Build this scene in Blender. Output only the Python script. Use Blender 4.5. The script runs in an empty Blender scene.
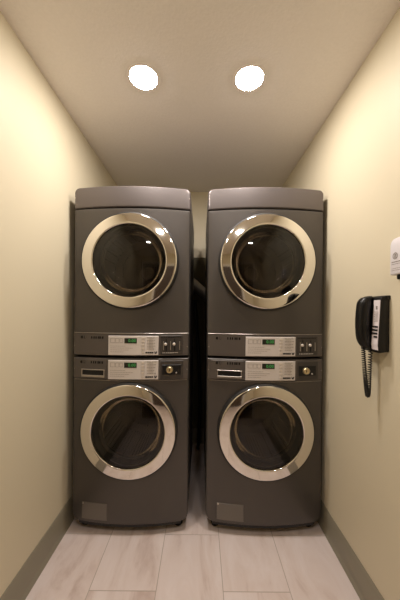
import bpy, bmesh, math, random
from mathutils import Vector, Matrix

random.seed(4)
scene = bpy.context.scene
COL = scene.collection
PI = math.pi

# ---------------------------------------------------------------- camera
F = 260.0                    # focal length in pixels of the 400x600 frame
ZC = 1.31                    # camera height
CX, CY = 201.0, 310.0        # principal point
cam_d = bpy.data.cameras.new('camera')
cam = bpy.data.objects.new('camera', cam_d)
COL.objects.link(cam)
cam_d.sensor_fit = 'VERTICAL'
cam_d.sensor_height = 36.0
cam_d.lens = F / 600.0 * 36.0
cam_d.shift_x = (200.0 - CX) / 600.0
cam_d.shift_y = (CY - 300.0) / 600.0
cam_d.clip_start = 0.02
cam.location = (0, 0, ZC)
cam.rotation_euler = (PI / 2, math.radians(-0.48), 0)
scene.camera = cam

# ---------------------------------------------------------------- world, light, exposure
world = bpy.data.worlds.new('world')
scene.world = world
world.use_nodes = True
world.node_tree.nodes['Background'].inputs[0].default_value = (1.0, 0.9, 0.78, 1)
world.node_tree.nodes['Background'].inputs[1].default_value = 0.05
LAMP_STRENGTH = 243.0
REAR_LAMP_STRENGTH = 116.0
LAMP_COLOR = (1.0, 0.915, 0.85)
scene.view_settings.view_transform = 'Standard'
scene.view_settings.look = 'None'
scene.view_settings.exposure = 0.0
scene.view_settings.gamma = 1.0
scene.view_settings.use_curve_mapping = False
scene.render.engine = 'CYCLES'
scene.cycles.use_denoising = True
scene.cycles.max_bounces = 14
scene.cycles.diffuse_bounces = 8
scene.cycles.glossy_bounces = 5
scene.cycles.transparent_max_bounces = 12
scene.cycles.sample_clamp_indirect = 6.0
scene.cycles.caustics_reflective = False
scene.cycles.caustics_refractive = False

# room dimensions
XL, XR = -0.796, 0.750
YB, YR = 2.567, -1.9
H = ZC + 1.165
YF = 1.541                   # edge of the machine fronts


def lin(r, g, b):
    f = lambda c: (c / 255 / 12.92) if c / 255 <= 0.04045 else ((c / 255 + 0.055) / 1.055) ** 2.4
    return (f(r), f(g), f(b), 1.0)


# ---------------------------------------------------------------- materials
def mat(name, color=(0.5, 0.5, 0.5, 1), rough=0.5, metal=0.0, spec=0.5, coat=0.0, emit=None, estr=0.0):
    m = bpy.data.materials.new(name)
    m.use_nodes = True
    b = m.node_tree.nodes['Principled BSDF']
    b.inputs['Base Color'].default_value = color
    b.inputs['Roughness'].default_value = rough
    b.inputs['Metallic'].default_value = metal
    b.inputs['Specular IOR Level'].default_value = spec
    b.inputs['Coat Weight'].default_value = coat
    if emit:
        b.inputs['Emission Color'].default_value = emit
        b.inputs['Emission Strength'].default_value = estr
    return m


def add_noise(m, scale, amount, bump=0.0, bump_scale=None, stretch=(1, 1, 1), dist=0.001):
    """procedural colour variation and bump on a principled material"""
    nt = m.node_tree
    b = nt.nodes['Principled BSDF']
    tc = nt.nodes.new('ShaderNodeTexCoord')
    mp = nt.nodes.new('ShaderNodeMapping')
    mp.inputs['Scale'].default_value = stretch
    nt.links.new(tc.outputs['Object'], mp.inputs['Vector'])
    n = nt.nodes.new('ShaderNodeTexNoise')
    n.inputs['Scale'].default_value = scale
    n.inputs['Detail'].default_value = 4
    nt.links.new(mp.outputs[0], n.inputs['Vector'])
    c = b.inputs['Base Color'].default_value[:]
    mx = nt.nodes.new('ShaderNodeMix')
    mx.data_type = 'RGBA'
    mx.inputs['A'].default_value = tuple(max(0, v * (1 - amount)) for v in c[:3]) + (1,)
    mx.inputs['B'].default_value = tuple(min(1, v * (1 + amount)) for v in c[:3]) + (1,)
    nt.links.new(n.outputs['Fac'], mx.inputs['Factor'])
    nt.links.new(mx.outputs['Result'], b.inputs['Base Color'])
    if bump:
        n2 = nt.nodes.new('ShaderNodeTexNoise')
        n2.inputs['Scale'].default_value = bump_scale or scale
        n2.inputs['Detail'].default_value = 3
        nt.links.new(tc.outputs['Object'], n2.inputs['Vector'])
        bp = nt.nodes.new('ShaderNodeBump')
        bp.inputs['Strength'].default_value = bump
        bp.inputs['Distance'].default_value = dist
        nt.links.new(n2.outputs['Fac'], bp.inputs['Height'])
        nt.links.new(bp.outputs[0], b.inputs['Normal'])
    return m


M = {}
M['wall'] = add_noise(mat('cream_wall_paint', (0.675, 0.608, 0.45, 1), 0.5, spec=0.4), 1.3, 0.03, 0.25, 130, dist=0.0008)
M['ceiling'] = add_noise(mat('textured_ceiling_paint', (0.92, 0.88, 0.86, 1), 0.85, spec=0.2), 90, 0.05, 0.45, 85, dist=0.002)
M['base'] = add_noise(mat('taupe_vinyl_base', (0.26, 0.235, 0.175, 1), 0.45), 5, 0.05)
M['cabinet'] = add_noise(mat('graphite_painted_steel', (0.092, 0.083, 0.077, 1), 0.38, metal=0.5, spec=0.5), 900, 0.05)
M['cap'] = add_noise(mat('graphite_top_panel', (0.150, 0.132, 0.130, 1), 0.44, metal=0.5, spec=0.5), 900, 0.05)
M['cover'] = mat('grey_cover_plastic', (0.15, 0.135, 0.12, 1), 0.45)
M['panel'] = mat('graphite_plastic', (0.085, 0.072, 0.064, 1), 0.4)
M['panel_dark'] = mat('dark_graphite_plastic', (0.045, 0.038, 0.034, 1), 0.4)
M['black'] = mat('black_plastic', (0.007, 0.0065, 0.0065, 1), 0.38, spec=0.4)
M['gasket'] = mat('black_rubber', (0.012, 0.011, 0.010, 1), 0.6)
M['chrome'] = mat('chrome_ring', (0.80, 0.77, 0.72, 1), 0.06, metal=1.0)
M['silver'] = add_noise(mat('silver_plate', (0.64, 0.60, 0.58, 1), 0.45, metal=0.1), 500, 0.04)
M['silver_button'] = mat('silver_button', (0.72, 0.66, 0.60, 1), 0.3, metal=0.4)
M['edge'] = mat('satin_metal_edge', (0.42, 0.38, 0.34, 1), 0.3, metal=0.8)
M['lcd'] = mat('display_window', (0.01, 0.012, 0.008, 1), 0.2)
M['digit'] = mat('green_digits', (0.02, 0.1, 0.02, 1), 0.5, emit=(0.16, 0.8, 0.18, 1), estr=0.25)
M['ink'] = mat('dark_print', (0.010, 0.009, 0.008, 1), 0.7, spec=0.2)
M['ink_grey'] = mat('grey_print', (0.24, 0.21, 0.19, 1), 0.6)
M['white_ink'] = mat('light_print', (0.6, 0.57, 0.54, 1), 0.5)
M['steel'] = mat('screw_steel', (0.6, 0.57, 0.53, 1), 0.3, metal=1)
M['brass'] = mat('brass_lock', (0.70, 0.58, 0.36, 1), 0.3, metal=0.9)
M['drum'] = None
M['white'] = mat('white_trim', (0.8, 0.78, 0.74, 1), 0.45)
M['white_plastic'] = mat('white_plastic', (0.80, 0.77, 0.80, 1), 0.35)
M['label'] = mat('white_label', (0.76, 0.70, 0.72, 1), 0.5)
M['phone'] = add_noise(mat('black_phone_plastic', (0.006, 0.0055, 0.0055, 1), 0.35, spec=0.35), 200, 0.1, 0.1, 400)
M['lens'] = mat('lamp_lens', (0.9, 0.9, 0.9, 1), 0.5, emit=LAMP_COLOR + (1,), estr=LAMP_STRENGTH)
M['rear_lens'] = mat('dimmer_lamp_lens', (0.9, 0.9, 0.9, 1), 0.5, emit=LAMP_COLOR + (1,), estr=REAR_LAMP_STRENGTH)
M['foil'] = mat('foil_duct', (0.55, 0.53, 0.50, 1), 0.35, metal=0.8)
M['door_wood'] = add_noise(mat('dark_brown_door', (0.07, 0.045, 0.03, 1), 0.45), 8, 0.25, stretch=(6, 6, 0.6))


def perforated(name):
    m = mat(name, (0.34, 0.31, 0.27, 1), 0.38, metal=0.7)
    nt = m.node_tree
    b = nt.nodes['Principled BSDF']
    tc = nt.nodes.new('ShaderNodeTexCoord')
    v = nt.nodes.new('ShaderNodeTexVoronoi')
    v.inputs['Scale'].default_value = 55
    v.inputs['Randomness'].default_value = 0.15
    nt.links.new(tc.outputs['Object'], v.inputs['Vector'])
    r = nt.nodes.new('ShaderNodeValToRGB')
    r.color_ramp.elements[0].position = 0.22
    r.color_ramp.elements[0].color = (0.02, 0.018, 0.015, 1)
    r.color_ramp.elements[1].position = 0.30
    r.color_ramp.elements[1].color = (0.34, 0.31, 0.27, 1)
    nt.links.new(v.outputs['Distance'], r.inputs[0])
    nt.links.new(r.outputs[0], b.inputs['Base Color'])
    return m


M['drum'] = perforated('perforated_steel_drum')


def glass(name, tint, ior=1.5, gloss_boost=0.0):
    m = bpy.data.materials.new(name)
    m.use_nodes = True
    nt = m.node_tree
    nt.nodes.clear()
    out = nt.nodes.new('ShaderNodeOutputMaterial')
    mix = nt.nodes.new('ShaderNodeMixShader')
    tr = nt.nodes.new('ShaderNodeBsdfTransparent')
    tr.inputs[0].default_value = tint
    gl = nt.nodes.new('ShaderNodeBsdfGlossy')
    gl.inputs['Roughness'].default_value = 0.03
    gl.inputs[0].default_value = (0.95, 0.93, 0.9, 1)
    fr = nt.nodes.new('ShaderNodeFresnel')
    fr.inputs['IOR'].default_value = ior
    nt.links.new(fr.outputs[0], mix.inputs[0])
    nt.links.new(tr.outputs[0], mix.inputs[1])
    nt.links.new(gl.outputs[0], mix.inputs[2])
    nt.links.new(mix.outputs[0], out.inputs[0])
    return m


M['door_glass'] = glass('smoked_door_glass', (0.55, 0.51, 0.46, 1), 1.5)
M['bowl_glass'] = glass('inner_bowl_glass', (0.82, 0.80, 0.77, 1), 1.45)


def floor_material():
    m = mat('porcelain_floor_tile', (0.6, 0.52, 0.46, 1), 0.4, spec=0.5)
    nt = m.node_tree
    L = nt.links.new
    b = nt.nodes['Principled BSDF']
    tc = nt.nodes.new('ShaderNodeTexCoord')
    sp = nt.nodes.new('ShaderNodeSeparateXYZ')
    L(tc.outputs['Object'], sp.inputs[0])

    def add(sock, v):
        n = nt.nodes.new('ShaderNodeMath')
        n.operation = 'ADD'
        L(sock, n.inputs[0])
        n.inputs[1].default_value = v
        return n.outputs[0]
    cb = nt.nodes.new('ShaderNodeCombineXYZ')
    L(add(sp.outputs['Y'], 0.315 + 6.1), cb.inputs[0])
    L(add(sp.outputs['X'], 0.511 + 3.125), cb.inputs[1])
    br = nt.nodes.new('ShaderNodeTexBrick')
    br.offset = 0.5
    br.offset_frequency = 2
    br.inputs['Scale'].default_value = 1.0
    br.inputs['Brick Width'].default_value = 0.61
    br.inputs['Row Height'].default_value = 0.3125
    br.inputs['Mortar Size'].default_value = 0.0017
    br.inputs['Mortar Smooth'].default_value = 0.2
    br.inputs['Color1'].default_value = (0, 0, 0, 1)
    br.inputs['Color2'].default_value = (1, 1, 1, 1)
    br.inputs['Mortar'].default_value = (0.5, 0.5, 0.5, 1)
    L(cb.outputs[0], br.inputs['Vector'])
    # streaky stone clouding along the length of the tiles, shifted per tile
    mp = nt.nodes.new('ShaderNodeMapping')
    mp.inputs['Scale'].default_value = (7.0, 2.2, 1)
    L(tc.outputs['Object'], mp.inputs['Vector'])
    va = nt.nodes.new('ShaderNodeVectorMath')
    va.operation = 'MULTIPLY_ADD'
    L(br.outputs['Color'], va.inputs[0])
    va.inputs[1].default_value = (9, 5, 3)
    L(mp.outputs[0], va.inputs[2])
    n1 = nt.nodes.new('ShaderNodeTexNoise')
    n1.inputs['Scale'].default_value = 1.0
    n1.inputs['Detail'].default_value = 7
    n1.inputs['Roughness'].default_value = 0.62
    n1.inputs['Distortion'].default_value = 0.7
    L(va.outputs[0], n1.inputs['Vector'])
    r1 = nt.nodes.new('ShaderNodeValToRGB')
    r1.color_ramp.elements[0].position = 0.30
    r1.color_ramp.elements[0].color = (0.56, 0.44, 0.40, 1)
    r1.color_ramp.elements[1].position = 0.62
    r1.color_ramp.elements[1].color = (0.78, 0.69, 0.67, 1)
    e = r1.color_ramp.elements.new(0.45)
    e.color = (0.72, 0.615, 0.58, 1)
    L(n1.outputs['Fac'], r1.inputs[0])
    mx = nt.nodes.new('ShaderNodeMix')
    mx.data_type = 'RGBA'
    L(br.outputs['Fac'], mx.inputs['Factor'])
    L(r1.outputs[0], mx.inputs['A'])
    mx.inputs['B'].default_value = (0.43, 0.36, 0.31, 1)
    L(mx.outputs['Result'], b.inputs['Base Color'])
    bp = nt.nodes.new('ShaderNodeBump')
    bp.inputs['Strength'].default_value = 0.5
    bp.inputs['Distance'].default_value = 0.0015
    bp.invert = True
    L(br.outputs['Fac'], bp.inputs['Height'])
    L(bp.outputs[0], b.inputs['Normal'])
    return m


M['floor'] = floor_material()


# ---------------------------------------------------------------- mesh helpers
def obj(name, bm, m, parent=None, smooth=False, loc=None):
    me = bpy.data.meshes.new(name)
    bmesh.ops.recalc_face_normals(bm, faces=bm.faces[:])
    bm.to_mesh(me)
    bm.free()
    for p in me.polygons:
        p.use_smooth = bool(smooth)
    me.materials.append(m)
    if smooth:
        try:
            me.set_sharp_from_angle(angle=math.radians(smooth if smooth > 1 else 35))
        except Exception:
            pass
    o = bpy.data.objects.new(name, me)
    COL.objects.link(o)
    if parent:
        o.parent = parent
    if loc:
        o.location = loc
    return o


def box(bm, x0, x1, y0, y1, z0, z1, bevel=0.0, seg=2):
    r = bmesh.ops.create_cube(bm, size=1.0)
    vs = r['verts']
    for v in vs:
        v.co = Vector(((x0 + x1) / 2 + v.co.x * (x1 - x0), (y0 + y1) / 2 + v.co.y * (y1 - y0), (z0 + z1) / 2 + v.co.z * (z1 - z0)))
    if bevel:
        es = list({e for v in vs for e in v.link_edges})
        bmesh.ops.bevel(bm, geom=es, offset=bevel, segments=seg, affect='EDGES', profile=0.5)
    return bm


def BX(*a, **k):
    return box(bmesh.new(), *a, **k)


def lathe(profile, n=72, center=(0, 0, 0), axis='Y'):
    """profile: list of (r, t); revolved about the Y (or Z) axis"""
    bm = bmesh.new()
    rings = []
    for r, t in profile:
        if r < 1e-6:
            p = (center[0], center[1] + t, center[2]) if axis == 'Y' else (center[0], center[1], center[2] + t)
            rings.append([bm.verts.new(p)])
            continue
        row = []
        for i in range(n):
            a = 2 * PI * i / n
            if axis == 'Y':
                row.append(bm.verts.new((center[0] + r * math.cos(a), center[1] + t, center[2] + r * math.sin(a))))
            else:
                row.append(bm.verts.new((center[0] + r * math.cos(a), center[1] + r * math.sin(a), center[2] + t)))
        rings.append(row)
    for a, b in zip(rings, rings[1:]):
        if len(a) == 1 and len(b) == 1:
            continue
        if len(a) == 1:
            for i in range(n):
                bm.faces.new((a[0], b[i], b[(i + 1) % n]))
        elif len(b) == 1:
            for i in range(n):
                bm.faces.new((a[i], b[0], a[(i + 1) % n]))
        else:
            for i in range(n):
                bm.faces.new((a[i], b[i], b[(i + 1) % n], a[(i + 1) % n]))
    return bm


def tube(bm, pts, rad, n=10, cap=True):
    pts = [Vector(p) for p in pts]
    rads = rad if isinstance(rad, (list, tuple)) else [rad] * len(pts)
    rows = []
    up = None
    for i, p in enumerate(pts):
        t = (pts[min(i + 1, len(pts) - 1)] - pts[max(i - 1, 0)]).normalized()
        if up is None:
            up = t.orthogonal().normalized()
        up = (up - t * up.dot(t)).normalized()
        s = t.cross(up)
        rows.append([bm.verts.new(p + (up * math.cos(2 * PI * k / n) + s * math.sin(2 * PI * k / n)) * rads[i]) for k in range(n)])
    for a, b in zip(rows, rows[1:]):
        for k in range(n):
            bm.faces.new((a[k], a[(k + 1) % n], b[(k + 1) % n], b[k]))
    if cap:
        bm.faces.new(rows[0])
        bm.faces.new(rows[-1][::-1])
    return bm


def text_bm(body, size, depth=0.0004, align='CENTER'):
    """mesh of a word standing upright in the XZ plane, reading from -Y"""
    cu = bpy.data.curves.new('word', 'FONT')
    cu.body = body
    cu.size = size
    cu.extrude = depth
    cu.align_x = align
    cu.align_y = 'CENTER'
    cu.resolution_u = 2
    to = bpy.data.objects.new('word', cu)
    COL.objects.link(to)
    dg = bpy.context.evaluated_depsgraph_get()
    me = bpy.data.meshes.new_from_object(to.evaluated_get(dg))
    bm = bmesh.new()
    bm.from_mesh(me)
    bpy.data.objects.remove(to)
    bpy.data.curves.remove(cu)
    bpy.data.meshes.remove(me)
    bmesh.ops.rotate(bm, verts=bm.verts[:], cent=(0, 0, 0), matrix=Matrix.Rotation(PI / 2, 3, 'X'))
    return bm


def shift(bm, x, y, z):
    bmesh.ops.translate(bm, verts=bm.verts[:], vec=(x, y, z))
    return bm


def thing(name, label, cat, loc=(0, 0, 0), group=None):
    o = bpy.data.objects.new(name, None)
    o.empty_display_size = 0.05
    COL.objects.link(o)
    o.location = loc
    tag(o, label, cat, group)
    return o


def tag(o, label, cat, group=None):
    o['label'] = label
    o['category'] = cat
    if group:
        o['group'] = group
    return o


def struct(name, bm, m, smooth=False):
    o = obj(name, bm, m, smooth=smooth)
    o['kind'] = 'structure'
    return o


# ================================================================ the room
T = 0.1
struct('floor', BX(XL - T, XR + T, YR - T, YB + T, -0.1, 0), M['floor'])
struct('ceiling', BX(XL - T, XR + T, YR - T, YB + T, H, H + 0.1), M['ceiling'])
struct('wall_left', BX(XL - T, XL, YR - T, YB + T, 0, H), M['wall'])
struct('wall_right', BX(XR, XR + T, YR - T, YB + T, 0, H), M['wall'])
struct('wall_back', BX(XL, XR, YB, YB + T, 0, H), M['wall'])
struct('wall_rear', BX(XL, XR, YR - T, YR, 0, H), M['wall'])

BH = 0.148


def baseboard(side):
    """rubber cove base: thin upright with a curved toe"""
    prof = [(0, 0), (0.016, 0), (0.015, 0.004), (0.009, 0.012), (0.006, 0.022), (0.005, 0.035), (0.005, BH - 0.004), (0.003, BH), (0, BH)]
    bm = bmesh.new()
    if side in ('left', 'right'):
        s, x = (1, XL) if side == 'left' else (-1, XR)
        a = [bm.verts.new((x + s * p[0], YR, p[1])) for p in prof]
        b = [bm.verts.new((x + s * p[0], YB, p[1])) for p in prof]
    else:
        s, y = (-1, YB) if side == 'back' else (1, YR)
        a = [bm.verts.new((XL + 0.017, y + s * p[0], p[1])) for p in prof]
        b = [bm.verts.new((XR - 0.017, y + s * p[0], p[1])) for p in prof]
    n = len(prof)
    for i in range(n):
        bm.faces.new((a[i], a[(i + 1) % n], b[(i + 1) % n], b[i]))
    bm.faces.new(a)
    bm.faces.new(b[::-1])
    struct('baseboard_' + side, bm, M['base'], smooth=True)


# dark olive board that lines the lower back wall behind the machines
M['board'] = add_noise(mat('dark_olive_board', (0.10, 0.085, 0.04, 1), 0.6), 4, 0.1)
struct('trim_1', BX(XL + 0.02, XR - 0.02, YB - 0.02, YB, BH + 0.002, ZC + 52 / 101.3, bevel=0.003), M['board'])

for s in ('left', 'right', 'back'):
    baseboard(s)

# door in the wall behind the camera
door = struct('door_1', BX(-0.48, 0.36, YR, YR + 0.035, 0.008, 2.03, bevel=0.003), M['door_wood'])
fr = bmesh.new()
box(fr, -0.56, -0.485, YR, YR + 0.05, 0, 2.11)
box(fr, 0.365, 0.44, YR, YR + 0.05, 0, 2.11)
box(fr, -0.485, 0.365, YR, YR + 0.05, 2.035, 2.11)
obj('door_frame', fr, M['white'], door)
obj('door_handle', lathe([(0, 0.075), (0.022, 0.07), (0.026, 0.055), (0.02, 0.04), (0.01, 0.035), (0.01, 0.005), (0.03, 0.004), (0.03, 0.0)], 24, (0.29, YR + 0.034, 0.98)), M['edge'], door, smooth=True)

# ---------------------------------------------------------------- ceiling lamps
LY = F * 1.165 / 232.0


def ceiling_lamp(x, y, label, lens='lens'):
    t = thing('recessed_ceiling_lamp', label, 'ceiling lamp', (x, y, H), 'round recessed lamps in the ceiling')
    obj('trim_ring', lathe([(0.0680, -0.001), (0.0684, -0.0040), (0.0692, -0.0044), (0.0703, -0.003), (0.0712, 0)], 64, axis='Z'), M['white'], t, smooth=50)
    obj('lens', lathe([(0.0, -0.0085), (0.030, -0.008), (0.052, -0.0065), (0.0635, -0.0045), (0.0682, -0.001)], 64, axis='Z'), M[lens], t, smooth=60)


ceiling_lamp(-0.298, LY, 'lit round recessed ceiling lamp above the left machine stack')
ceiling_lamp(0.233, LY, 'lit round recessed ceiling lamp above the right machine stack')
ceiling_lamp(-0.27, -0.13, 'lit round recessed ceiling lamp behind the camera on the left, seen only reflected', 'rear_lens')
ceiling_lamp(0.25, -0.13, 'lit round recessed ceiling lamp behind the camera on the right, seen only reflected', 'rear_lens')

# ================================================================ machines
HW = 0.343
BOW = 0.040
DEPTH = 0.78


def bow(x):
    """y of the bowed front relative to its side edges (negative = towards the viewer)"""
    return -BOW * (1 - min(1.0, (x / HW) ** 2))


def rr_outline(x0, x1, z0, z1, rt, rb, cx, cz, n=96):
    """points of a rounded rectangle sampled by angle around (cx, cz)"""
    def inside(x, z):
        if x < x0 or x > x1 or z < z0 or z > z1:
            return False
        for (ax, sx) in ((x0, 1), (x1, -1)):
            for (az, sz, r) in ((z0, 1, rb), (z1, -1, rt)):
                if (x - (ax + sx * r)) * sx < 0 and (z - (az + sz * r)) * sz < 0:
                    if math.hypot(x - (ax + sx * r), z - (az + sz * r)) > r:
                        return False
        return True
    angs = [2 * PI * i / n for i in range(n)]
    for ax in (x0, x1):
        for az in (z0, z1):
            angs.append(math.atan2(az - cz, ax - cx) % (2 * PI))
            r = rb if az == z0 else rt
            sx = 1 if ax == x0 else -1
            sz = 1 if az == z0 else -1
            for k in range(7):
                t = k / 6 * PI / 2
                px = ax + sx * r * (1 - math.sin(t))
                pz = az + sz * r * (1 - math.cos(t))
                angs.append(math.atan2(pz - cz, px - cx) % (2 * PI))
    angs = sorted(set(round(a, 5) for a in angs))
    out = []
    for a in angs:
        lo, hi = 0.0, 3.0
        for _ in range(40):
            mid = (lo + hi) / 2
            if inside(cx + mid * math.cos(a), cz + mid * math.sin(a)):
                lo = mid
            else:
                hi = mid
        out.append((cx + lo * math.cos(a), cz + lo * math.sin(a), a))
    return out


def cabinet_bm(z0, z1, rt, rb, cz, rhole, y_back=DEPTH):
    """bowed painted cabinet with rounded corners and a round door opening"""
    out = rr_outline(-HW, HW, z0, z1, rt, rb, 0, cz)
    bm = bmesh.new()
    loops = []

    def loop(inset, y, b=True):
        row = []
        for x, z, a in out:
            d = math.hypot(x, z - cz)
            k = (d - inset) / d
            px, pz = x * k, cz + (z - cz) * k
            row.append(bm.verts.new((px, y + (bow(px) if b else 0), pz)))
        loops.append(row)
    loop(0.0, y_back, False)
    loop(0.0, 0.045, False)
    loop(0.0, 0.012)
    loop(0.002, 0.005)
    loop(0.006, 0.001)
    loop(0.012, 0.0)
    for f in (0.12, 0.28, 0.45, 0.62, 0.8, 1.0):
        row = []
        for x, z, a in out:
            d = math.hypot(x, z - cz) - 0.012
            r = d + (rhole - d) * f
            px, pz = r * math.cos(a), cz + r * math.sin(a)
            row.append(bm.verts.new((px, bow(px), pz)))
        loops.append(row)
    # lip going inwards
    row = [bm.verts.new((rhole * math.cos(a), 0.05, cz + rhole * math.sin(a))) for x, z, a in out]
    loops.append(row)
    n = len(out)
    for a, b in zip(loops, loops[1:]):
        for i in range(n):
            bm.faces.new((a[i], a[(i + 1) % n], b[(i + 1) % n], b[i]))
    bm.faces.new(loops[0])
    return bm


def bowed_slab(x0, x1, z0, z1, t0, t1, nx=24, rt=0.0, edge=0.003, c=0.0):
    """slab following the bowed front; t0 = behind, t1 = proud of the front; c rounds front corners"""
    bm = bmesh.new()

    def ring(z, off, ins=0.0):
        return [bm.verts.new((x0 + ins + (x1 - x0 - 2 * ins) * i / nx, bow(x0 + ins + (x1 - x0 - 2 * ins) * i / nx) - off, z)) for i in range(nx + 1)]
    rows = [ring(z0, -t0), ring(z0, t1 - edge), ring(z0 + edge, t1, edge), ring(z1 - edge, t1, edge), ring(z1, t1 - edge), ring(z1, -t0)]
    for a, b in zip(rows, rows[1:] + rows[:1]):
        for i in range(nx):
            bm.faces.new((a[i], a[i + 1], b[i + 1], b[i]))
    bm.faces.new([r[0] for r in rows])
    bm.faces.new([r[-1] for r in rows][::-1])
    return bm


def top_cap_bm(z0, z1, y_back, rt=0.028):
    """top panel: closed shell a hair larger than the cabinet, with rounded upper corners"""
    out = rr_outline(-HW - 0.001, HW + 0.001, z0, z1, rt, 0.002, 0, (z0 + z1) / 2, 64)
    cz = (z0 + z1) / 2
    bm = bmesh.new()
    loops = []
    for inset, y, b in ((0, y_back, False), (0, 0.045, False), (0, 0.010, True), (0.002, 0.0035, True), (0.006, -0.001, True), (0.012, -0.002, True)):
        row = []
        for x, z, a in out:
            px = x * (1 - inset / HW)
            pz = cz + (z - cz) * (1 - inset / ((z1 - z0) / 2))
            row.append(bm.verts.new((px, y + (bow(px) if b else 0), pz)))
        loops.append(row)
    n = len(out)
    for a, b in zip(loops, loops[1:]):
        for i in range(n):
            bm.faces.new((a[i], a[(i + 1) % n], b[(i + 1) % n], b[i]))
    bm.faces.new(loops[0])
    # front face as vertical strips: match top and bottom points by x
    last = loops[-1]
    top = sorted([v for v in last if v.co.z > cz], key=lambda v: v.co.x)
    bot = sorted([v for v in last if v.co.z <= cz], key=lambda v: v.co.x)
    i = j = 0
    while i < len(top) - 1 or j < len(bot) - 1:
        if j >= len(bot) - 1 or (i < len(top) - 1 and top[i + 1].co.x <= bot[j + 1].co.x):
            bm.faces.new((top[i], top[i + 1], bot[j]))
            i += 1
        else:
            bm.faces.new((top[i], bot[j + 1], bot[j]))
            j += 1
    return bm


def make_door(parent, cz, hinge_side):
    """chrome ring door with a smoked domed window; its own part"""
    yc = -BOW
    d = obj('door', lathe([(0.2805, 0.034), (0.2810, 0.0), (0.2800, -0.011), (0.2770, -0.0155), (0.2715, -0.0175), (0.2690, -0.010)], 96, (0, yc, cz)), M['gasket'], parent, smooth=40)
    ring = [(0.2712, -0.012), (0.2712, -0.0178), (0.2695, -0.0205), (0.2650, -0.0222)]
    for k in range(1, 9):
        r = 0.265 - k * (0.265 - 0.214) / 8
        t = (0.265 - r) / (0.265 - 0.214)
        ring.append((r, -0.0222 - 0.0060 * t + 0.001 * t * t))
    ring += [(0.2105, -0.0262), (0.2085, -0.0225), (0.2075, -0.014)]
    obj('chrome_ring', lathe(ring, 128, (0, yc, cz)), M['chrome'], d, smooth=50)
    prof = []
    R = 0.2078
    for k in range(0, 13):
        r = R * (1 - k / 12)
        prof.append((r, -0.018 - 0.022 * (1 - (r / R) ** 2)))
    obj('window_glass', lathe(prof, 96, (0, yc, cz)), M['door_glass'], d, smooth=60)
    # glass bowl bulging inwards behind the window
    bowl = [(0.182, 0.022), (0.179, 0.045), (0.170, 0.068), (0.15, 0.086), (0.12, 0.096), (0.07, 0.102), (0.0, 0.105)]
    obj('inner_bowl', lathe(bowl, 72, (0, yc, cz)), M['bowl_glass'], d, smooth=60)
    # glossy black inner frame that holds the bowl
    obj('inner_frame', lathe([(0.2075, -0.012), (0.2060, 0.000), (0.198, 0.006), (0.188, 0.016), (0.182, 0.030), (0.182, 0.05), (0.197, 0.05)], 72, (0, yc, cz)), M['black'], d, smooth=60)
    return d


def make_drum(parent, cz):
    d = obj('drum', lathe([(0.206, 0.085), (0.22, 0.09), (0.262, 0.11), (0.262, 0.50), (0.255, 0.52), (0.20, 0.53), (0.19, 0.522), (0.06, 0.515), (0.05, 0.500), (0.0, 0.498)], 72, (0, -BOW, cz)), M['drum'], parent, smooth=40)
    for k in range(3):
        a = math.radians(95 + 120 * k)
        bm = bmesh.new()
        pr = [(-0.035, 0.0), (-0.02, 0.032), (-0.008, 0.045), (0.008, 0.045), (0.02, 0.032), (0.035, 0.0)]
        ra = []
        for y in (0.12, 0.49):
            ra.append([bm.verts.new((p[0], y - BOW, -0.262 + p[1])) for p in pr])
        for i in range(len(pr)):
            j = (i + 1) % len(pr)
            bm.faces.new((ra[0][i], ra[0][j], ra[1][j], ra[1][i]))
        bm.faces.new(ra[0])
        bm.faces.new(ra[1][::-1])
        bmesh.ops.rotate(bm, verts=bm.verts[:], cent=(0, 0, 0), matrix=Matrix.Rotation(a + PI / 2, 3, 'Y'))
        obj('drum_paddle', shift(bm, 0, 0, cz), M['edge'], d, smooth=30)
    # dark rubber collar between the opening and the drum
    obj('door_seal', lathe([(0.199, 0.052), (0.192, 0.062), (0.199, 0.078), (0.205, 0.085)], 72, (0, -BOW, cz)), M['gasket'], d, smooth=60)
    return d


def screw(parent, x, z, off=0.0):
    s = 1 if x > 0 else -1
    obj('screw', lathe([(0.0, -0.0022), (0.0025, -0.002), (0.0035, -0.0008), (0.0036, 0.001)], 12, (x, bow(x) + 0.0 - off, z)), M['steel'], parent, smooth=50)


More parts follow.
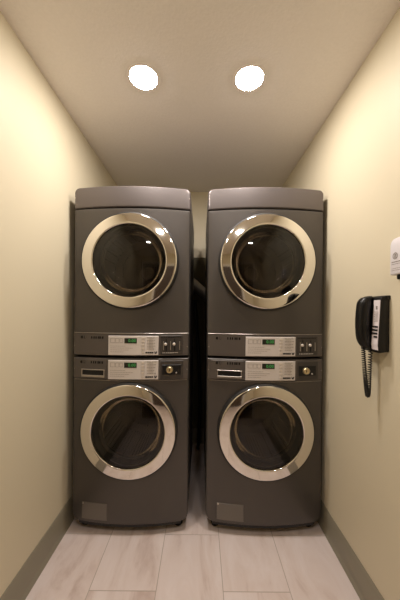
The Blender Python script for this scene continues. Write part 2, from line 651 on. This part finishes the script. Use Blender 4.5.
def control_plate(panel, cz, y0, washer):
    """silver plate with display and buttons; everything a sub-part of the control panel"""
    x0, x1 = -0.122, 0.168
    z0, z1 = cz - 0.058, cz + 0.053
    obj('control_plate', bowed_slab(x0, x1, z0, z1, 0.002, y0 + 0.004, 20, edge=0.002), M['silver'], panel, smooth=25)
    yp = y0 + 0.004
    # black display window with green figures
    obj('display', bowed_slab(-0.027, 0.045, cz + 0.010, cz + 0.040, 0, yp + 0.0012, 6, edge=0.0006), M['lcd'], panel)
    obj('display_digits', shift(text_bm('0.00', 0.026), 0.018, bow(0.01) - yp - 0.0018, cz + 0.025), M['digit'], panel)
    # outlined key area left of the display
    bm = bmesh.new()
    for (a, b) in ((-0.108, -0.082), (-0.078, -0.058), (-0.054, -0.036)):
        for (u0, u1, w0, w1) in ((a, b, cz + 0.014, cz + 0.0152), (a, b, cz + 0.037, cz + 0.0382), (a, a + 0.0012, cz + 0.014, cz + 0.038), (b - 0.0012, b, cz + 0.014, cz + 0.038)):
            box(bm, u0, u1, bow((a + b) / 2) - yp - 0.0012, bow((a + b) / 2) - yp + 0.001, w0, w1)
    # printed lines of small instructions
    for k, (wa, wb) in enumerate(((-0.108, -0.02), (-0.108, 0.02), (-0.108, 0.0), (-0.108, -0.035))):
        zz = cz - 0.006 - k * 0.011
        x = wa
        while x < wb:
            w = random.uniform(0.005, 0.013)
            box(bm, x, x + w, bow(x) - yp - 0.0008, bow(x) - yp + 0.001, zz - 0.0009, zz + 0.0009)
            x += w + 0.003
    obj('printed_key_legend', bm, M['ink_grey'], panel)
    # cycle buttons in two columns
    for r in range(4):
        zz = cz + 0.040 - r * 0.0195
        b = bmesh.new()
        box(b, 0.071, 0.090, bow(0.08) - yp - 0.003, bow(0.08) - yp + 0.001, zz - 0.004, zz + 0.004, bevel=0.001)
        obj('button', b, M['silver_button'], panel)
    bm = bmesh.new()
    for r in range(5):
        zz = cz + 0.044 - r * 0.0165
        x = 0.103
        while x < 0.146:
            w = random.uniform(0.006, 0.014)
            box(bm, x, x + w, bow(x) - yp - 0.0008, bow(x) - yp + 0.001, zz - 0.0013, zz + 0.0013)
            x += w + 0.003
        if r < 4:
            box(bm, 0.103, 0.139, bow(0.11) - yp - 0.0008, bow(0.11) - yp + 0.001, zz - 0.0075, zz - 0.0065)
    obj('printed_cycle_names', bm, M['ink_grey'], panel)
    obj('start_button', lathe([(0, -0.004), (0.0055, -0.0035), (0.007, 0.001)], 20, (0.080, bow(0.08) - yp, cz - 0.040)), M['silver_button'], panel, smooth=50)
    bm = bmesh.new()
    xx = 0.094
    for w in (0.011, 0.009, 0.012, 0.008):
        box(bm, xx, xx + w, bow(xx) - yp - 0.001, bow(xx) - yp + 0.001, cz - 0.047, cz - 0.0385)
        xx += w + 0.0015
    # small shield mark at the end
    v = [(p + 0.010, q) for p, q in ((0.134, cz - 0.036), (0.138, cz - 0.036), (0.141, cz - 0.043), (0.145, cz - 0.036), (0.151, cz - 0.036), (0.146, cz - 0.049), (0.137, cz - 0.049))]
    f = [bm.verts.new((p[0], bow(0.15) - yp - 0.0015, p[1])) for p in v]
    bm.faces.new(f)
    obj('model_mark', bm, M['ink'], panel)


def brand(panel, cz, y0, x=-0.284):
    obj('brand_disc', lathe([(0, -0.0012), (0.0082, -0.001), (0.0088, 0.001)], 20, (x, bow(x) - y0, cz + 0.040)), M['ink'], panel, smooth=50)
    obj('brand_letters', shift(text_bm('LG', 0.024), x + 0.027, bow(x + 0.02) - y0 - 0.0008, cz + 0.040), M['ink'], panel)
    bm = bmesh.new()
    xx = -0.226
    for w in (0.013, 0.011, 0.014, 0.009, 0.013, 0.011):
        box(bm, xx, xx + w, bow(xx) - y0 - 0.001, bow(xx) - y0 + 0.001, cz + 0.033, cz + 0.047)
        xx += w + 0.0010
    obj('model_name', bm, M['ink'], panel)


Z_TOP = 2.026
Z_SEAM = 1.902
Z_DOOR_UP = 1.590
Z_DRY = (1.038, Z_TOP)
Z_WASH = (0.062, 1.029)
Z_DOOR_LOW = 0.608


def make_dryer(x, label, dark_left=False):
    t = thing('tumble_dryer', label, 'dryer', (x, YF, 0), 'stacked graphite dryers')
    z0 = Z_DRY[0]
    obj('cabinet', cabinet_bm(z0, Z_SEAM - 0.0035, 0.003, 0.006, Z_DOOR_UP, 0.199), M['cabinet'], t, smooth=30)
    cap = obj('top_panel', top_cap_bm(Z_SEAM, Z_TOP, DEPTH), M['cap'], t, smooth=30)
    screw(cap, -0.337, Z_SEAM + 0.065)
    screw(cap, 0.337, Z_SEAM + 0.065)
    pc = (1.040 + 1.172) / 2
    panel = obj('control_panel', bowed_slab(-HW + 0.004, HW - 0.004, 1.042, 1.170, 0.002, 0.006), M['panel'], t, smooth=25)
    obj('panel_trim', bowed_slab(-HW + 0.004, HW - 0.004, 1.1705, 1.1735, 0.002, 0.0075, edge=0.0008), M['edge'], panel)
    y0 = 0.006
    control_plate(panel, pc - 0.001, y0, False)
    brand(panel, pc, y0)
    # coin acceptor plate with two slots
    obj('coin_plate', bowed_slab(0.179, 0.306, 1.052, 1.160, 0.002, y0 + 0.003, 8, edge=0.0015), M['panel_dark'], panel)
    yq = y0 + 0.003
    for cx in (0.212, 0.260):
        bm = bmesh.new()
        box(bm, cx - 0.003, cx + 0.003, bow(cx) - yq - 0.0035, bow(cx) - yq + 0.001, pc - 0.036, pc + 0.034, bevel=0.001)
        obj('coin_slot', bm, M['black'], panel)
        obj('coin_knob', lathe([(0, -0.010), (0.006, -0.009), (0.0085, -0.006), (0.009, 0.001)], 20, (cx - 0.004, bow(cx) - yq, pc + 0.004)), M['silver_button'], panel, smooth=50)
    for cx in (0.196, 0.236, 0.288):
        obj('coin_chute', BX(cx - 0.0022, cx + 0.0022, bow(cx) - yq - 0.004, bow(cx) - yq + 0.001, pc - 0.030, pc + 0.020, bevel=0.001), M['edge'], panel)
    bm = bmesh.new()
    for k in range(12):
        xx = 0.180 + k * 0.0098
        box(bm, xx, xx + random.uniform(0.005, 0.008), bow(xx) - yq - 0.0008, bow(xx) - yq + 0.001, pc + 0.042, pc + 0.046)
    obj('coin_plate_heading', bm, M['ink'], panel)
    bm = bmesh.new()
    for k in range(9):
        xx = 0.190 + k * 0.0100
        box(bm, xx, xx + random.uniform(0.005, 0.008), bow(xx) - yq - 0.0008, bow(xx) - yq + 0.001, pc - 0.048, pc - 0.044)
    obj('coin_plate_text', bm, M['white_ink'], panel)
    screw(panel, -0.331, pc - 0.012, 0.004)
    screw(panel, 0.331, pc - 0.012, 0.004)
    make_door(t, Z_DOOR_UP, 1)
    make_drum(t, Z_DOOR_UP)
    return t


def make_washer(x, label):
    t = thing('washing_machine', label, 'washing machine', (x, YF, 0), 'graphite washing machines below the dryers')
    obj('cabinet', cabinet_bm(Z_WASH[0], Z_WASH[1], 0.006, 0.045, Z_DOOR_LOW, 0.199), M['cabinet'], t, smooth=30)
    pc = 0.965
    panel = obj('control_panel', bowed_slab(-HW + 0.004, HW - 0.004, 0.904, 1.026, 0.002, 0.006), M['panel'], t, smooth=25)
    obj('panel_trim', bowed_slab(-HW + 0.012, HW - 0.012, 0.8965, 0.8995, 0.002, 0.0035, edge=0.0008), M['edge'], panel)
    y0 = 0.006
    control_plate(panel, pc, y0, True)
    # detergent drawer: framed front with a dark grip slot
    dz0, dz1 = 0.908, 1.018
    dr = obj('detergent_drawer', bowed_slab(-0.320, -0.134, dz0, dz1, 0.002, y0 + 0.003, 10, edge=0.0015), M['panel'], t)
    brand(dr, pc - 0.003, y0 + 0.003)
    yq = y0 + 0.003
    obj('grip_slot', bowed_slab(-0.278, -0.148, pc - 0.038, pc - 0.008, 0.001, yq + 0.0006, 8, edge=0.0005), M['black'], dr)
    fr = bmesh.new()
    for (a, b, c, d_) in ((-0.284, -0.142, pc - 0.008, pc - 0.003), (-0.284, -0.142, pc - 0.049, pc - 0.037), (-0.284, -0.278, pc - 0.04, pc - 0.004), (-0.148, -0.142, pc - 0.04, pc - 0.004)):
        s = bowed_slab(a, b, c, d_, 0.001, yq + 0.004, 6, edge=0.001)
        me = bpy.data.meshes.new('tmp')
        s.to_mesh(me)
        s.free()
        fr.from_mesh(me)
        bpy.data.meshes.remove(me)
    obj('grip_frame', fr, M['edge'], dr)
    # lock recess
    obj('lock_plate', bowed_slab(0.180, 0.310, 0.910, 1.014, 0.002, y0 + 0.002, 8, edge=0.0015), M['panel_dark'], panel)
    obj('lock_recess', bowed_slab(0.189, 0.296, pc - 0.033, pc + 0.025, 0.001, y0 + 0.0035, 8, edge=0.0010), M['black'], panel)
    lx = 0.232
    obj('lock_cylinder', lathe([(0, -0.012), (0.010, -0.012), (0.0115, -0.016), (0.0165, -0.017), (0.020, -0.013), (0.021, 0.0)], 32, (lx, bow(lx) - y0 - 0.002, pc - 0.003)), M['brass'], panel, smooth=50)
    obj('key_slot', BX(lx - 0.002, lx + 0.002, bow(lx) - y0 - 0.0148, bow(lx) - y0 - 0.010, pc - 0.010, pc + 0.004), M['black'], panel)
    obj('reset_knob', lathe([(0, -0.006), (0.003, -0.006), (0.0042, -0.004), (0.0045, 0.0)], 14, (0.270, bow(0.27) - y0 - 0.003, pc - 0.022)), M['silver_button'], panel, smooth=50)
    screw(panel, -0.331, pc - 0.005, 0.004)
    screw(panel, 0.331, pc - 0.005, 0.004)
    make_door(t, Z_DOOR_LOW, 1)
    make_drum(t, Z_DOOR_LOW)
    # drain filter cover
    obj('filter_cover', bowed_slab(-0.278, -0.124, 0.085, 0.182, 0.001, 0.0035, 8, edge=0.002), M['cover'], t)
    obj('cover_latch', bowed_slab(-0.276, -0.266, 0.171, 0.181, 0.001, 0.006, 2, edge=0.001), M['edge'], t)
    # recessed plinth and feet
    obj('plinth', BX(-HW + 0.05, HW - 0.05, 0.05, DEPTH - 0.03, 0.014, 0.07), M['black'], t)
    obj('skirt', bowed_slab(-HW + 0.040, HW - 0.040, 0.046, 0.068, 0.04, -0.006, 20, edge=0.002), M['black'], t)
    for sx in (-1, 1):
        for yy in (0.06, DEPTH - 0.08):
            obj('foot', lathe([(0, 0), (0.024, 0), (0.026, 0.004), (0.026, 0.009), (0.016, 0.012), (0.016, 0.02)], 24, (sx * (HW - 0.06), yy, 0), axis='Z'), M['gasket'], t, smooth=40)
    return t


XML, XMR = -0.411, 0.380
make_washer(XML, 'lower machine of the left stack, graphite front-loading washer with chrome ring door')
make_dryer(XML, 'upper machine of the left stack, graphite front-loading dryer with chrome ring door')
make_washer(XMR, 'lower machine of the right stack, graphite front-loading washer with chrome ring door')
make_dryer(XMR, 'upper machine of the right stack, graphite front-loading dryer with chrome ring door')

# ---------------------------------------------------------------- duct and hose behind the stacks
def bez(p0, p1, p2, p3, n):
    out = []
    for i in range(n + 1):
        t = i / n
        out.append(Vector(p0) * (1 - t) ** 3 + 3 * Vector(p1) * t * (1 - t) ** 2 + 3 * Vector(p2) * t * t * (1 - t) + Vector(p3) * t ** 3)
    return out


yd = YF + DEPTH + 0.085
pts = bez((-0.30, yd, 1.62), (-0.12, yd, 1.66), (-0.05, yd + 0.01, 1.48), (0.12, yd + 0.02, 1.40), 90)
rads = [0.050 + (0.004 if i % 2 else 0.0) for i in range(len(pts))]
tag(obj('exhaust_duct', tube(bmesh.new(), pts, rads, 20), M['foil'], smooth=20),
    'grey ribbed foil exhaust duct crossing the gap behind the two stacks', 'duct')
pts = bez((-0.055, yd - 0.02, 1.40), (-0.04, yd, 1.1), (0.03, yd, 0.5), (-0.02, yd + 0.02, 0.016), 40)
tag(obj('drain_hose', tube(bmesh.new(), pts, 0.015, 12), M['gasket'], smooth=40),
    'black rubber hose hanging in the dark gap behind the stacks', 'hose')

# ================================================================ wall telephone
SC = 260.0 / 270.0
PY0 = F * XR / 189.0            # near edge of the phone base along the wall
PY1 = PY0 + 0.108            # far edge


def ztop(py, y):
    return ZC + (CY - py) * y / F


phone = thing('wall_telephone', 'black corded telephone with handset hung on the right wall', 'telephone', (XR, (PY0 + PY1) / 2, 1.15))


def loc(bm):
    return shift(bm, -XR, -(PY0 + PY1) / 2, -1.15)


def prism_yz(poly_x, z0z1, y0, y1, bevel=0.003):
    """poly_x: list of (x, z) profile extruded along Y"""
    bm = bmesh.new()
    a = [bm.verts.new((p[0], y0, p[1])) for p in poly_x]
    b = [bm.verts.new((p[0], y1, p[1])) for p in poly_x]
    n = len(poly_x)
    for i in range(n):
        bm.faces.new((a[i], a[(i + 1) % n], b[(i + 1) % n], b[i]))
    bm.faces.new(a)
    bm.faces.new(b[::-1])
    if bevel:
        bmesh.ops.bevel(bm, geom=bm.edges[:], offset=bevel, segments=2, affect='EDGES', profile=0.5)
    return bm


zt, zb = 1.370, 1.143
X0 = XR
prof = [(X0, zt), (X0 - 0.031, zt), (X0 - 0.036, zt - 0.012), (X0 - 0.040, zt - 0.10), (X0 - 0.046, zb + 0.03), (X0 - 0.042, zb), (X0, zb + 0.006)]
obj('phone_base', loc(prism_yz(prof, None, PY0, PY1 + 0.01, 0.004)), M['phone'], phone, smooth=40)
# stepped wall bracket seen above the near edge
obj('wall_bracket', loc(BX(X0 - 0.016, X0, PY0 - 0.004, PY1, zt - 0.012, zt + 0.004, bevel=0.002)), M['phone'], phone)


def face_x(z):
    for (a, b) in zip(prof[2:5], prof[3:6]):
        if b[1] <= z <= a[1]:
            t = (a[1] - z) / (a[1] - b[1])
            return a[0] + (b[0] - a[0]) * t
    return X0 - 0.04


LY0, LY1 = PY0 + 0.003, PY0 + 0.040
bm = bmesh.new()
vs = []
for k in range(9):
    z = zt - 0.014 - k * (zt - zb - 0.026) / 8
    vs.append((bm.verts.new((face_x(z) - 0.0012, LY0, z)), bm.verts.new((face_x(z) - 0.0012, LY1, z)),
               bm.verts.new((face_x(z) + 0.001, LY1, z)), bm.verts.new((face_x(z) + 0.001, LY0, z))))
for a, b in zip(vs, vs[1:]):
    for i in range(4):
        bm.faces.new((a[i], a[(i + 1) % 4], b[(i + 1) % 4], b[i]))
bm.faces.new(vs[0])
bm.faces.new(vs[-1][::-1])
obj('label_strip', loc(bm), M['label'], phone)
bm = bmesh.new()
# printed figure and fine lines on the strip
box(bm, face_x(zt - 0.045) - 0.002, face_x(zt - 0.045), LY0 + 0.013, LY0 + 0.022, zt - 0.052, zt - 0.038)
for k in range(9):
    z = zt - 0.062 - k * 0.0048
    box(bm, face_x(z) - 0.0019, face_x(z), LY0 + 0.006, LY1 - 0.006 - 0.006 * (k % 2), z - 0.0007, z + 0.0007)
obj('strip_printing', loc(bm), M['ink_grey'], phone)
for r in range(4):
    for c in range(3):
        z = zt - 0.122 - r * 0.0135
        y = LY0 + 0.004 + c * 0.0112
        if c == 2 and r == 3:
            continue
        bm = BX(face_x(z) - 0.004, face_x(z), y, y + 0.0078, z - 0.0038, z + 0.0038, bevel=0.0008)
        obj('key', loc(bm), M['black'], phone)

# handset: a curved body with thick ear and mouth ends
HY0, HY1 = LY1 + 0.001, LY1 + 0.050
bm = bmesh.new()
rows = []
hs_n = 36
for k in range(hs_n + 1):
    t = k / hs_n
    z = 1.374 - t * (1.374 - 1.152)
    end = min(t / 0.16, (1 - t) / 0.24)
    rnd = math.sqrt(max(0.0, 1 - (1 - min(1, end)) ** 2))
    rnd = max(rnd, 0.10)
    w = (HY1 - HY0) / 2 * (0.55 + 0.45 * rnd)
    th = 0.025 * (0.30 + 0.70 * rnd)
    xc = X0 - 0.033 - 0.010 * math.sin(PI * t) - th
    yc = (HY0 + HY1) / 2
    row = []
    for j in range(20):
        a = 2 * PI * j / 20
        ca, sa = math.cos(a), math.sin(a)
        ex = 0.7
        row.append(bm.verts.new((xc + th * math.copysign(abs(ca) ** ex, ca), yc + w * math.copysign(abs(sa) ** ex, sa), z)))
    rows.append(row)
for a, b in zip(rows, rows[1:]):
    for j in range(20):
        bm.faces.new((a[j], a[(j + 1) % 20], b[(j + 1) % 20], b[j]))
bm.faces.new(rows[0])
bm.faces.new(rows[-1][::-1])
hs = obj('handset', loc(bm), M['phone'], phone, smooth=60)
# cradle hooks
obj('cradle', loc(BX(X0 - 0.052, X0 - 0.03, HY0 + 0.008, HY1 - 0.008, 1.31, 1.345, bevel=0.003)), M['phone'], phone)

# coiled cord: down from the handset, twisted loop, up to the base
yc0 = (HY0 + HY1) / 2
path = bez((X0 - 0.062, yc0 + 0.004, 1.158), (X0 - 0.056, yc0 + 0.004, 1.06), (X0 - 0.048, yc0 + 0.008, 1.0), (X0 - 0.042, yc0 + 0.006, 0.955), 40)
path += bez((X0 - 0.042, yc0 + 0.006, 0.955), (X0 - 0.034, yc0 + 0.004, 0.935), (X0 - 0.036, yc0 + 0.004, 1.03), (X0 - 0.036, yc0 - 0.004, 1.150), 40)[1:]
hel = []
turns = 62
NP = turns * 9
for i in range(NP + 1):
    u = i / NP * (len(path) - 1)
    k = min(int(u), len(path) - 2)
    p = path[k].lerp(path[k + 1], u - k)
    tn = (path[k + 1] - path[k]).normalized()
    n1 = tn.cross(Vector((1, 0.3, 0))).normalized()
    n2 = tn.cross(n1)
    a = 2 * PI * i / 9
    hel.append(p + (n1 * math.cos(a) + n2 * math.sin(a)) * 0.0066)
obj('coiled_cord', loc(tube(bmesh.new(), hel, 0.0024, 6)), M['black'], phone, smooth=60)

# ================================================================ white dispenser at the frame's edge
dY1 = 0.990
dX = XR - 0.034
zA, zB = 1.447, 1.583
disp = thing('wall_dispenser', 'small white plastic dispenser with grey emblem on the right wall above the telephone', 'dispenser', (XR, 0.95, 1.5))
out = []
wY = 0.105
R = 0.026
zy = []
for k in range(9):
    a = k / 8 * PI / 2
    zy.append((dY1 - R + R * math.sin(a), zB - R + R * math.cos(a)))
left = [(dY1 - wY + R - R * math.sin(k / 8 * PI / 2), zB - R + R * math.cos(k / 8 * PI / 2)) for k in range(9)]
poly = [(dY1 - 0.003, zA), (dY1, zA + 0.003)] + zy[::-1] + left + [(dY1 - wY, zA + 0.003), (dY1 - wY + 0.003, zA)]
bm = bmesh.new()
loops = []
for ins, x in ((0, XR), (0, dX + 0.006), (0.0018, dX + 0.002), (0.006, dX)):
    cyy, czz = dY1 - wY / 2, (zA + zB) / 2
    loops.append([bm.verts.new((x, cyy + (p[0] - cyy) * (1 - ins / 0.05), czz + (p[1] - czz) * (1 - ins / 0.07))) for p in poly])
n = len(poly)
for a, b in zip(loops, loops[1:]):
    for i in range(n):
        bm.faces.new((a[i], a[(i + 1) % n], b[(i + 1) % n], b[i]))
bm.faces.new(loops[0])
bm.faces.new(loops[-1][::-1])
shift(bm, -XR, -0.95, -1.5)
obj('housing', bm, M['white_plastic'], disp, smooth=40)
# emblem: ring with a small shape inside, then two lines of print
bm = bmesh.new()
ec = (dY1 - 0.030, 1.516)
for k in range(24):
    a0, a1 = 2 * PI * k / 24, 2 * PI * (k + 1) / 24
    q = [bm.verts.new((dX - 0.0008, ec[0] + r * math.cos(a), ec[1] + r * math.sin(a))) for r, a in ((0.0125, a0), (0.0125, a1), (0.0095, a1), (0.0095, a0))]
    bm.faces.new(q)
for k in range(3):
    box(bm, dX - 0.0008, dX + 0.0005, ec[0] - 0.005, ec[0] + 0.005, ec[1] - 0.0065 + k * 0.005, ec[1] - 0.0035 + k * 0.005)
for (z, w) in ((1.494, 0.003), (1.486, 0.0015), (1.470, 0.0012), (1.463, 0.0012)):
    y = dY1 - 0.012
    while y > dY1 - 0.085:
        ww = random.uniform(0.004, 0.009)
        box(bm, dX - 0.0008, dX + 0.0005, y - ww, y, z - w / 2, z + w / 2)
        y -= ww + 0.002
shift(bm, -XR, -0.95, -1.5)
obj('emblem', bm, M['ink_grey'], disp)
bm = BX(XR - 0.026, XR - 0.006, 0.93, 0.965, zA - 0.018, zA + 0.002, bevel=0.004)
shift(bm, -XR, -0.95, -1.5)
obj('nozzle', bm, M['black'], disp)

for m in bpy.data.materials:
    m.use_fake_user = False
